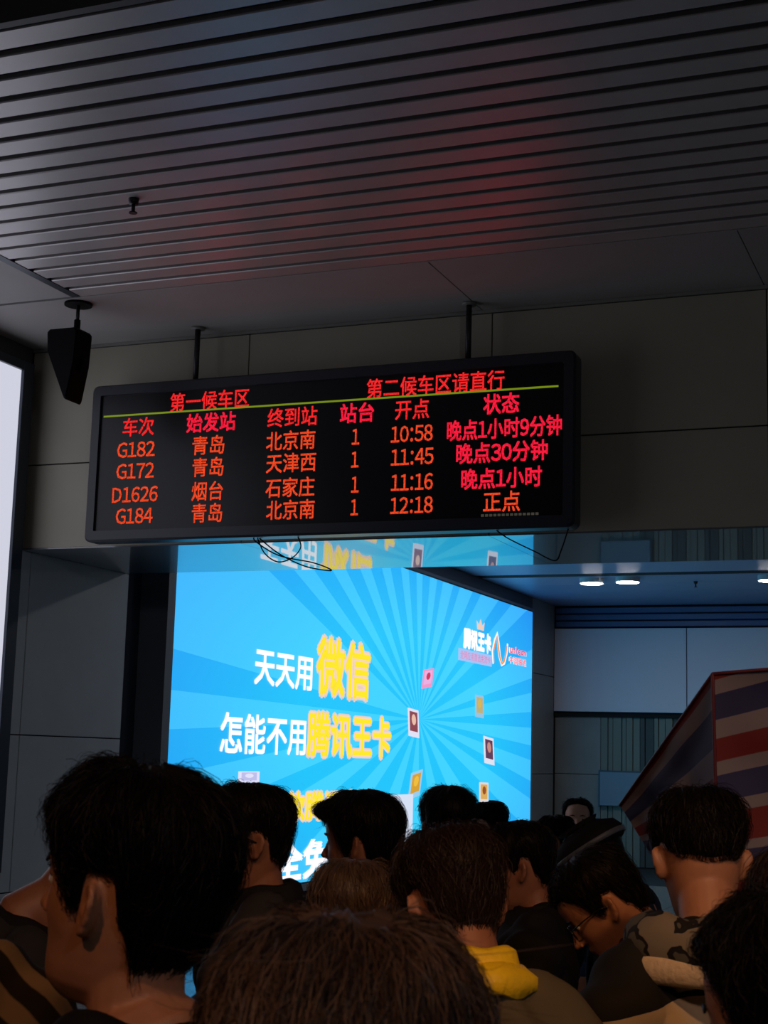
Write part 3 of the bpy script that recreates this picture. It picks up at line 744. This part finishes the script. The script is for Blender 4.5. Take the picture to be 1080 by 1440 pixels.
    # ---- eyes, brows
    for s_ in (-1, 1):
        e = MB().ell((s_*.032, .0745, .1195), (.0115, .0115, .0115), 12, 8).xf(lambda v: lx(hx(v))); eo = e.build('eye', CL['eye'], root, True)
        ir = MB().ell((s_*.032, .0845, .1195), (.0052, .0025, .0052), 10, 6).xf(lambda v: lx(hx(v))); ir.build('iris', CL['iris'], eo, True)
        MB().tube([(s_*.017, .094, .1395), (s_*.030, .0935, .144), (s_*.047, .083, .140)], [.0028, .0034, .0018], 6).xf(lambda v: lx(hx(v))).build('eyebrow', HC['black'], root, True)
    if glasses:
        g = MB()
        for s_ in (-1, 1):
            c = np.array((s_*.033, .101, .117))
            L = [(c[0]+.025*math.cos(t), c[1]-.10*abs(c[0]+.025*math.cos(t))*.5, c[2]+.018*math.sin(t)) for t in np.linspace(0, 2*PI, 21)]
            g.tube(L, .0016, 6)
            g.tube([(s_*.058, .097, .122), (s_*.078, .060, .124), (s_*.083, .01, .122), (s_*.082, -.012, .112)], .0018, 6)
        g.tube([(-.009, .1015, .122), (0, .105, .124), (.009, .1015, .122)], .0015, 6)
        g.xf(lambda v: lx(hx(v))); g.build('glasses', CL['specs'], root, True)
    if hood:
        R = []
        for q in np.linspace(-PI*.80, PI*.80, 40):
            bx_, by_ = math.sin(q), -math.cos(q); back = .5+.5*math.cos(q)
            c = np.array((bx_*(.125+.015*back), -.035+by_*(.095+.070*back)+.02, 1.455-.010*back+.010*math.sin(q*3+ph[0])-.03*(1-back)))
            rr = .036+.028*back+.005*math.sin(q*7+ph[1]); up = .034+.040*back+.006*math.sin(q*9)
            ring = []
            for t in np.linspace(0, 2*PI, 14, endpoint=False):
                ring.append(c+np.array((bx_, by_, 0))*math.cos(t)*rr+np.array((0, 0, 1))*math.sin(t)*up*(1+.12*math.sin(3*t+q*6)))
            R.append(ring)
        MB().rings(R).xf(lambda v: lx(v)).build('hood', CL[hood], root, True)
        R = []
        for q in np.linspace(-PI*.86, PI*.86, 36):
            bx_, by_ = math.sin(q), -math.cos(q); back = .5+.5*math.cos(q)
            c = np.array((bx_*(.185-.01*back), -.035+by_*(.115+.120*back)+.02, 1.435-.030*back-.045*(1-back)))
            R.append([c+np.array((bx_, by_, 0))*math.cos(t)*.014+np.array((0, 0, 1))*math.sin(t)*.026 for t in np.linspace(0, 2*PI, 10, endpoint=False)])
        MB().rings(R).xf(lambda v: lx(v)).build('hood_rim', CL['beige'], root, True)
    if extra: extra(root, hx, lx, HR)
    return root

SK = {'skin': mat('skin', (.42, .20, .115), .5, noise=.08, nscale=30), 'skin2': mat('skin deep', (.30, .13, .075), .5, noise=.08, nscale=30), 'pale': mat('skin pale', (.62, .36, .26), .5, noise=.06, nscale=30)}
HC = {'black': mat('black hair', (.006, .005, .005), .5, spec=.12), 'brown': mat('brown hair', (.095, .062, .045), .48, spec=.3, noise=.3, nscale=25), 'darkbrown': mat('dark brown hair', (.018, .011, .008), .5, spec=.18), 'soft': mat('soft brown hair', (.07, .045, .03), .5, spec=.4, noise=.3, nscale=30)}
def camo(name, a, b, c, sc_):
    m = mat(name, a, .75); nt = m.node_tree; bs = nt.nodes['Principled BSDF']
    tc = nt.nodes.new('ShaderNodeTexCoord'); n = nt.nodes.new('ShaderNodeTexNoise'); n.inputs['Scale'].default_value = sc_; nt.links.new(tc.outputs['Object'], n.inputs['Vector'])
    r = nt.nodes.new('ShaderNodeValToRGB'); r.color_ramp.interpolation = 'CONSTANT'; e = r.color_ramp.elements
    e[0].position = 0; e[0].color = tuple(a)+(1,); e[1].position = .46; e[1].color = tuple(b)+(1,); x = e.new(.54); x.color = tuple(c)+(1,)
    nt.links.new(n.outputs[0], r.inputs[0]); nt.links.new(r.outputs[0], bs.inputs['Base Color']); return m
def blocks(name, top, low, zcut, slope=0, rough=.75):
    """colour-blocked cloth: upper yoke and lower body, cut along a seam line in the garment's own space"""
    m = mat(name, top, rough); nt = m.node_tree; bs = nt.nodes['Principled BSDF']
    tc = nt.nodes.new('ShaderNodeTexCoord'); sp_ = nt.nodes.new('ShaderNodeSeparateXYZ'); nt.links.new(tc.outputs['Object'], sp_.inputs[0])
    ab = nt.nodes.new('ShaderNodeMath'); ab.operation = 'ABSOLUTE'; nt.links.new(sp_.outputs[0], ab.inputs[0])
    ml = nt.nodes.new('ShaderNodeMath'); ml.operation = 'MULTIPLY_ADD'; ml.inputs[1].default_value = slope; nt.links.new(ab.outputs[0], ml.inputs[0]); nt.links.new(sp_.outputs[2], ml.inputs[2])
    g = nt.nodes.new('ShaderNodeMath'); g.operation = 'GREATER_THAN'; g.inputs[1].default_value = zcut; nt.links.new(ml.outputs[0], g.inputs[0])
    mx = nt.nodes.new('ShaderNodeMix'); mx.data_type = 'RGBA'; mx.inputs[6].default_value = tuple(low)+(1,); mx.inputs[7].default_value = tuple(top)+(1,)
    nt.links.new(g.outputs[0], mx.inputs[0]); nt.links.new(mx.outputs[2], bs.inputs['Base Color']); return m
CL = {'j': mat('black cloth', (.010, .010, .012), .8), 'col': mat('black collar cloth', (.012, .012, .014), .8), 'dark': mat('dark trousers', (.012, .013, .018), .85),
      'shoe': mat('black shoe', (.01, .01, .01), .4), 'eye': mat('eye white', (.6, .58, .55), .2), 'iris': mat('iris', (.01, .006, .004), .15), 'specs': mat('spectacle frame', (.01, .01, .012), .25),
      'navy': mat('navy cloth', (.016, .024, .055), .8), 'grey': mat('charcoal cloth', (.028, .028, .030), .8), 'yellow': mat('yellow collar cloth', (.85, .60, .012), .5, bump=.2, bscale=90),
      'khaki': blocks('khaki jacket', (.095, .08, .05), (.03, .03, .026), 1.22, -.4), 'maroon': mat('maroon cloth', (.075, .012, .014), .8), 'beige': mat('beige cloth', (.66, .55, .38), .7, bump=.3, bscale=70),
      'twotone': blocks('black and beige jacket', (.014, .014, .013), (.46, .38, .27), 1.385, .25), 'camo': camo('grey camouflage cloth', (.10, .10, .085), (.018, .018, .02), (.22, .20, .16), 16),
      'blue': mat('blue jacket cloth', (.02, .045, .10), .7), 'brown_j': mat('dark brown cloth', (.03, .022, .016), .8)}

for k_ in list(CL):
    if k_ not in ('eye', 'iris', 'specs', 'yellow', 'beige'): CL[k_].node_tree.nodes['Principled BSDF'].inputs['Specular IOR Level'].default_value = .12
P1 = person('large man in left foreground, seen from behind his left ear, with thick black hair', (-0.948, 1.565, 1.651), 173, 164, pitch=-6, hair='manly', thick=.024, vox=.0042, strands=9000, strand_w=.0009, seed=1, collar='col', collar_h=.03, tuft=.004, skin='skin')
P6 = person('person with big brown hair at bottom centre, only the crown showing', (-0.462, 1.080, 1.553), 118, pitch=6, hair='longer', hair_col='brown', thick=.026, vox=.008, strands=26000, strand_w=.0011, seed=2, tuft=.030)
def folded_collar(root, hx, lx, HR):
    R = []
    for q in np.linspace(-PI*.93, PI*.93, 44):
        bx_, by_ = math.sin(q), -math.cos(q); back = .5+.5*math.cos(q)
        top = np.array((bx_*.092, -.030+by_*.088+.012, 1.470+.030*back+.004*math.sin(q*4)))
        low = np.array((bx_*(.113+.005*math.sin(q*6)), -.032+by_*(.111+.005*math.sin(q*5+1))+.012, 1.432+.018*back+.006*math.sin(q*7)))
        o1 = np.array((bx_, by_, .4))*.006
        R.append([top-o1, top+o1, (top+low)/2+o1*2.6, low+o1, low-o1, (top+low)/2-o1])
    MB().rings(R).xf(lambda v: lx(v)).build('collar_flap', CL['yellow'], root, True)
P5 = person('person with brown black hair and bright yellow collar over khaki jacket', (-0.905, 2.573, 1.557), 133, 120, pitch=27, hair='short', hair_col='darkbrown', thick=.017, vox=.006, strands=5000, seed=3, jacket='khaki', collar='yellow', collar_h=.085, skin='skin2', extra=folded_collar)
P4 = person('person with thin light brown hair behind the big brown head', (-1.225, 2.894, 1.474), 115, pitch=12, hair='longer', hair_col='soft', thick=.020, strands=3500, seed=4, jacket='grey')
P2 = person('man in glasses with dark high collar right of the large man', (-1.673, 3.289, 1.610), 214, 200, pitch=2, hair='bare', thick=.012, vox=.0055, strands=2500, seed=5, glasses=True, collar_h=.065, skin='skin2', jacket='grey')
P3 = person('dark silhouetted person with spiky fringe in front of the blue screen', (-1.642, 3.909, 1.578), 182, pitch=4, hair='longer', thick=.024, strands=3500, seed=6, collar_h=.07, tuft=.012, quiff=.034, skin='skin2')
P7 = person('dark back of a round black head below the middle of the screen', (-1.705, 4.812, 1.587), 112, pitch=0, thick=.018, strands=2000, seed=7, jacket='navy')
P8 = person('distant person with messy black hair at lower right screen corner', (-2.844, 8.751, 1.428), 222, pitch=14, hair='longer', thick=.03, vox=.012, strands=1500, seed=8, skin='pale', strand_w=.003, tuft=.01)
P9 = person('dark man in profile facing left, below the right end of the screen', (-1.301, 4.279, 1.511), 192, pitch=10, thick=.016, vox=.007, strands=2000, seed=9, skin='skin2')
P10 = person('bowed man in glasses with maroon collar, looking down', (-0.874, 3.528, 1.482), 192, 185, pitch=36, lean=6, thick=.016, vox=.0055, strands=2500, seed=10, glasses=True, jacket='maroon', collar='maroon', collar_h=.075)
P11 = person('far man facing the camera, only his forehead and black hairline showing, by the rear wall', (-2.226, 8.446, 1.486), 284, pitch=-4, hair='bare', thick=.012, vox=.012, strands=900, seed=11, skin='pale', strand_w=.003)
P12 = person('far woman in blue jacket with dark hair, left of the man showing his forehead', (-2.155, 7.723, 1.403), 240, pitch=8, hair='lownape', thick=.03, vox=.012, strands=1200, seed=12, jacket='blue', collar='blue', strand_w=.003, skin='skin2')
def flat_cap(root, hx, lx, HR):
    R = []
    for z, o_ in ((.142, .020), (.150, .030), (.175, .034), (.205, .030), (.232, .018)):
        R.append([head_pt(a, min(z, .236), o_)+np.array((0, -.004, .004)) for a in np.linspace(0, 2*PI, 40, endpoint=False)])
    R.append([(.06*-math.sin(a), -.004+.08*math.cos(a), .250) for a in np.linspace(0, 2*PI, 40, endpoint=False)])
    R.append([(.01*-math.sin(a), -.004+.01*math.cos(a), .256) for a in np.linspace(0, 2*PI, 40, endpoint=False)])
    cp = MB().rings(R).xf(lambda v: lx(hx(v))).build('cap', CL['j'], root, True)
    R = []
    for q in np.linspace(-1.15, 1.15, 22):
        p0 = head_pt(q, .148, .022); d = np.array((-math.sin(q)*.45, 1, -.10)); L = .075*math.cos(q*1.1)**.6+.004
        R.append([p0, p0+d*L, p0+d*L+np.array((0, 0, .005)), p0+np.array((0, 0, .008))])
    MB().rings(R).xf(lambda v: lx(hx(v))).build('brim', CL['j'], cp, True)
    R = [[head_pt(a, z, o_)+np.array((0, -.004, .004)) for a in np.linspace(0, 2*PI, 40, endpoint=False)] for z, o_ in ((.150, .0305), (.151, .034), (.166, .038), (.168, .035))]
    MB().rings(R, cap=False).xf(lambda v: lx(hx(v))).build('cap_band', mat('pale cap band', (.10, .12, .15), .5), cp, True)
P13 = person('bowed person in black cap with pale band, between the bag and the blue jacket', (-1.236, 4.909, 1.495), 178, pitch=26, lean=8, hair='short', thick=.012, vox=.008, strands=0, seed=13, extra=flat_cap, jacket='navy')
P14 = person('man with bare neck seen from behind, grey camouflage hood on black and beige jacket', (-0.564, 3.081, 1.630), 112, 138, pitch=20, hair='crop', thick=.013, vox=.0055, strands=4000, seed=14, jacket='twotone', collar=None, hood='camo', skin='skin')
P15 = person('person with close black hair filling the bottom right corner', (-0.195, 1.604, 1.556), 158, 140, pitch=8, hair='short', thick=.020, vox=.0055, strands=7000, seed=15, strand_w=.0009, skin='skin')
P16 = person('dark brown haired person at the right edge behind the bottom right head', (-0.250, 2.290, 1.569), 100, pitch=6, hair='longer', hair_col='darkbrown', thick=.024, vox=.008, strands=4000, seed=16, jacket='j')
P17 = person('bowed person at the left edge, bare nape and dark collar showing beside the large man', (-1.799, 2.819, 1.503), 38, pitch=42, lean=14, hair='crop', thick=.014, vox=.007, strands=1500, seed=17, jacket='grey', skin='skin2')
def striped(name, c1, c2, sc_):
    m = mat(name, c1, .8, spec=.12); nt = m.node_tree; bs = nt.nodes['Principled BSDF']
    tc = nt.nodes.new('ShaderNodeTexCoord'); wv = nt.nodes.new('ShaderNodeTexWave'); wv.bands_direction = 'DIAGONAL'; wv.inputs['Scale'].default_value = sc_; wv.inputs['Distortion'].default_value = 1.5
    nt.links.new(tc.outputs['Object'], wv.inputs['Vector']); r = nt.nodes.new('ShaderNodeValToRGB'); e = r.color_ramp.elements
    e[0].position = .45; e[0].color = tuple(c1)+(1,); e[1].position = .6; e[1].color = tuple(c2)+(1,)
    nt.links.new(wv.outputs[0], r.inputs[0]); nt.links.new(r.outputs[0], bs.inputs['Base Color']); return m
CL['stripe'] = striped('tan striped cloth', (.02, .016, .013), (.24, .17, .10), 7)
P19 = person('person in dark jacket with tan stripes at the lower left corner, head outside the photo', (-1.471, 1.827, 1.683), 112, pitch=4, hair='lownape', thick=.018, vox=.007, strands=1500, seed=19, jacket='stripe', collar='stripe', skin='skin')
P18 = person('bent person carrying the striped bag on the back, hidden behind the hooded man', (-.36, 4.12, 1.40), 112, pitch=30, lean=26, thick=.016, vox=.009, strands=1000, seed=18, jacket='j', arms='down')

# ------------------------------------------------------------------ striped woven bag on the carrier's back
def bag_mat():
    m = mat('striped woven plastic', (.3, .3, .3), .7); nt = m.node_tree; bs = nt.nodes['Principled BSDF']
    uv = nt.nodes.new('ShaderNodeUVMap'); uv.uv_map = 'weave'; sp_ = nt.nodes.new('ShaderNodeSeparateXYZ'); nt.links.new(uv.outputs[0], sp_.inputs[0])
    r = nt.nodes.new('ShaderNodeValToRGB'); r.color_ramp.interpolation = 'CONSTANT'; e = r.color_ramp.elements
    red, wh, nv = (.14, .013, .020, 1), (.19, .19, .26, 1), (.022, .030, .13, 1)
    seq = [(0, red), (.03, wh), (.10, nv), (.22, wh), (.31, red), (.42, wh), (.485, nv), (.61, wh), (.67, red), (.81, wh), (.855, nv), (.95, wh), (.98, red)]
    e[0].position = 0; e[0].color = red; e[1].position = .03; e[1].color = wh
    for p, c in seq[2:]: x = e.new(p); x.color = c
    nt.links.new(sp_.outputs[1], r.inputs[0]); nt.links.new(r.outputs[0], bs.inputs['Base Color'])
    w1 = nt.nodes.new('ShaderNodeTexBrick'); w1.inputs['Scale'].default_value = 90; nt.links.new(uv.outputs[0], w1.inputs['Vector'])
    bp = nt.nodes.new('ShaderNodeBump'); bp.inputs['Strength'].default_value = .25; bp.inputs['Distance'].default_value = .002
    nt.links.new(w1.outputs['Fac'], bp.inputs['Height']); nt.links.new(bp.outputs[0], bs.inputs['Normal']); return m
def bag_face(c00, c10, c11, c01, v0, v1, nu, nv_, puff, seed, tilt=0):
    """grid between four corners (top-left, top-right, bottom-right, bottom-left), bulging and creased"""
    c = [np.array(p, float) for p in (c00, c10, c11, c01)]; n_ = np.cross(c[1]-c[0], c[3]-c[0]); n_ /= np.linalg.norm(n_)
    V, UV = [], []
    for j in range(nv_+1):
        for i in range(nu+1):
            u, v = i/nu, j/nv_
            p = (c[0]*(1-u)+c[1]*u)*(1-v)+(c[3]*(1-u)+c[2]*u)*v
            b = math.sin(PI*u)*math.sin(PI*v); b = max(b, 0)**.6
            cr = (math.sin(u*9+v*5+seed)*.006+math.sin(u*17-v*13+seed*2)*.004+math.sin(u*5+v*23+seed)*.003)
            V.append(p-n_*(puff*b+cr*b)); UV.append((u*2, v0+(v1-v0)*v+tilt*u))
    F = [(j*(nu+1)+i, (j+1)*(nu+1)+i, (j+1)*(nu+1)+i+1, j*(nu+1)+i+1) for j in range(nv_) for i in range(nu)]
    return V, F, UV
A = (-.58, 3.339, 1.997); B = (-.05, 3.30, 2.04); C_ = (-.06, 3.40, 1.47); D = (-.585, 3.42, 1.50)
E_ = (-.885, 3.765, 1.696); F_ = (-.80, 3.748, 1.575); G = (-.30, 3.75, 1.78); Hh = (-.28, 3.76, 1.56)
bag = tag(empty('striped_bag', (0, 0, 0)), 'large red white and blue striped woven bag above the crowd at right', 'bag')
BM = bag_mat()
def face_obj(name, args, parent):
    V, F, UV = bag_face(*args)
    o = MB().add(V, F).build(name, BM, parent, True)
    l = o.data.uv_layers.new(name='weave')
    for lp in o.data.loops: l.data[lp.index].uv = UV[lp.vertex_index]
    return o
face_obj('front_panel', (A, B, C_, D, 0, 1.1, 28, 28, -.035, 1, .22), bag)
face_obj('side_panel', (E_, A, D, F_, 0, .70, 28, 28, -.012, 2), bag)
face_obj('top_panel', (E_, G, B, A, .5, .03, 20, 20, -.02, 3), bag)
face_obj('bottom_panel', (D, C_, Hh, F_, .5, .9, 12, 12, -.005, 4), bag)
face_obj('back_panel', (G, E_, F_, Hh, .1, .9, 12, 12, -.02, 5), bag)
face_obj('side_panel', (B, G, Hh, C_, .1, .9, 12, 12, -.02, 6), bag)
P = [np.array(A)*(1-t)+np.array(D)*t for t in np.linspace(0, 1, 8)]
MB().tube(P, .004, 6).build('seam_piping', mat('seam piping', (.10, .02, .04), .5), bag, True)
P = [np.array(E_)*(1-t)+np.array(A)*t for t in np.linspace(0, 1, 10)]+[np.array(A)*(1-t)+np.array(B)*t for t in np.linspace(.1, 1, 8)]
MB().tube(P, .004, 6).build('seam_piping', MATS['seam piping'], bag, True)
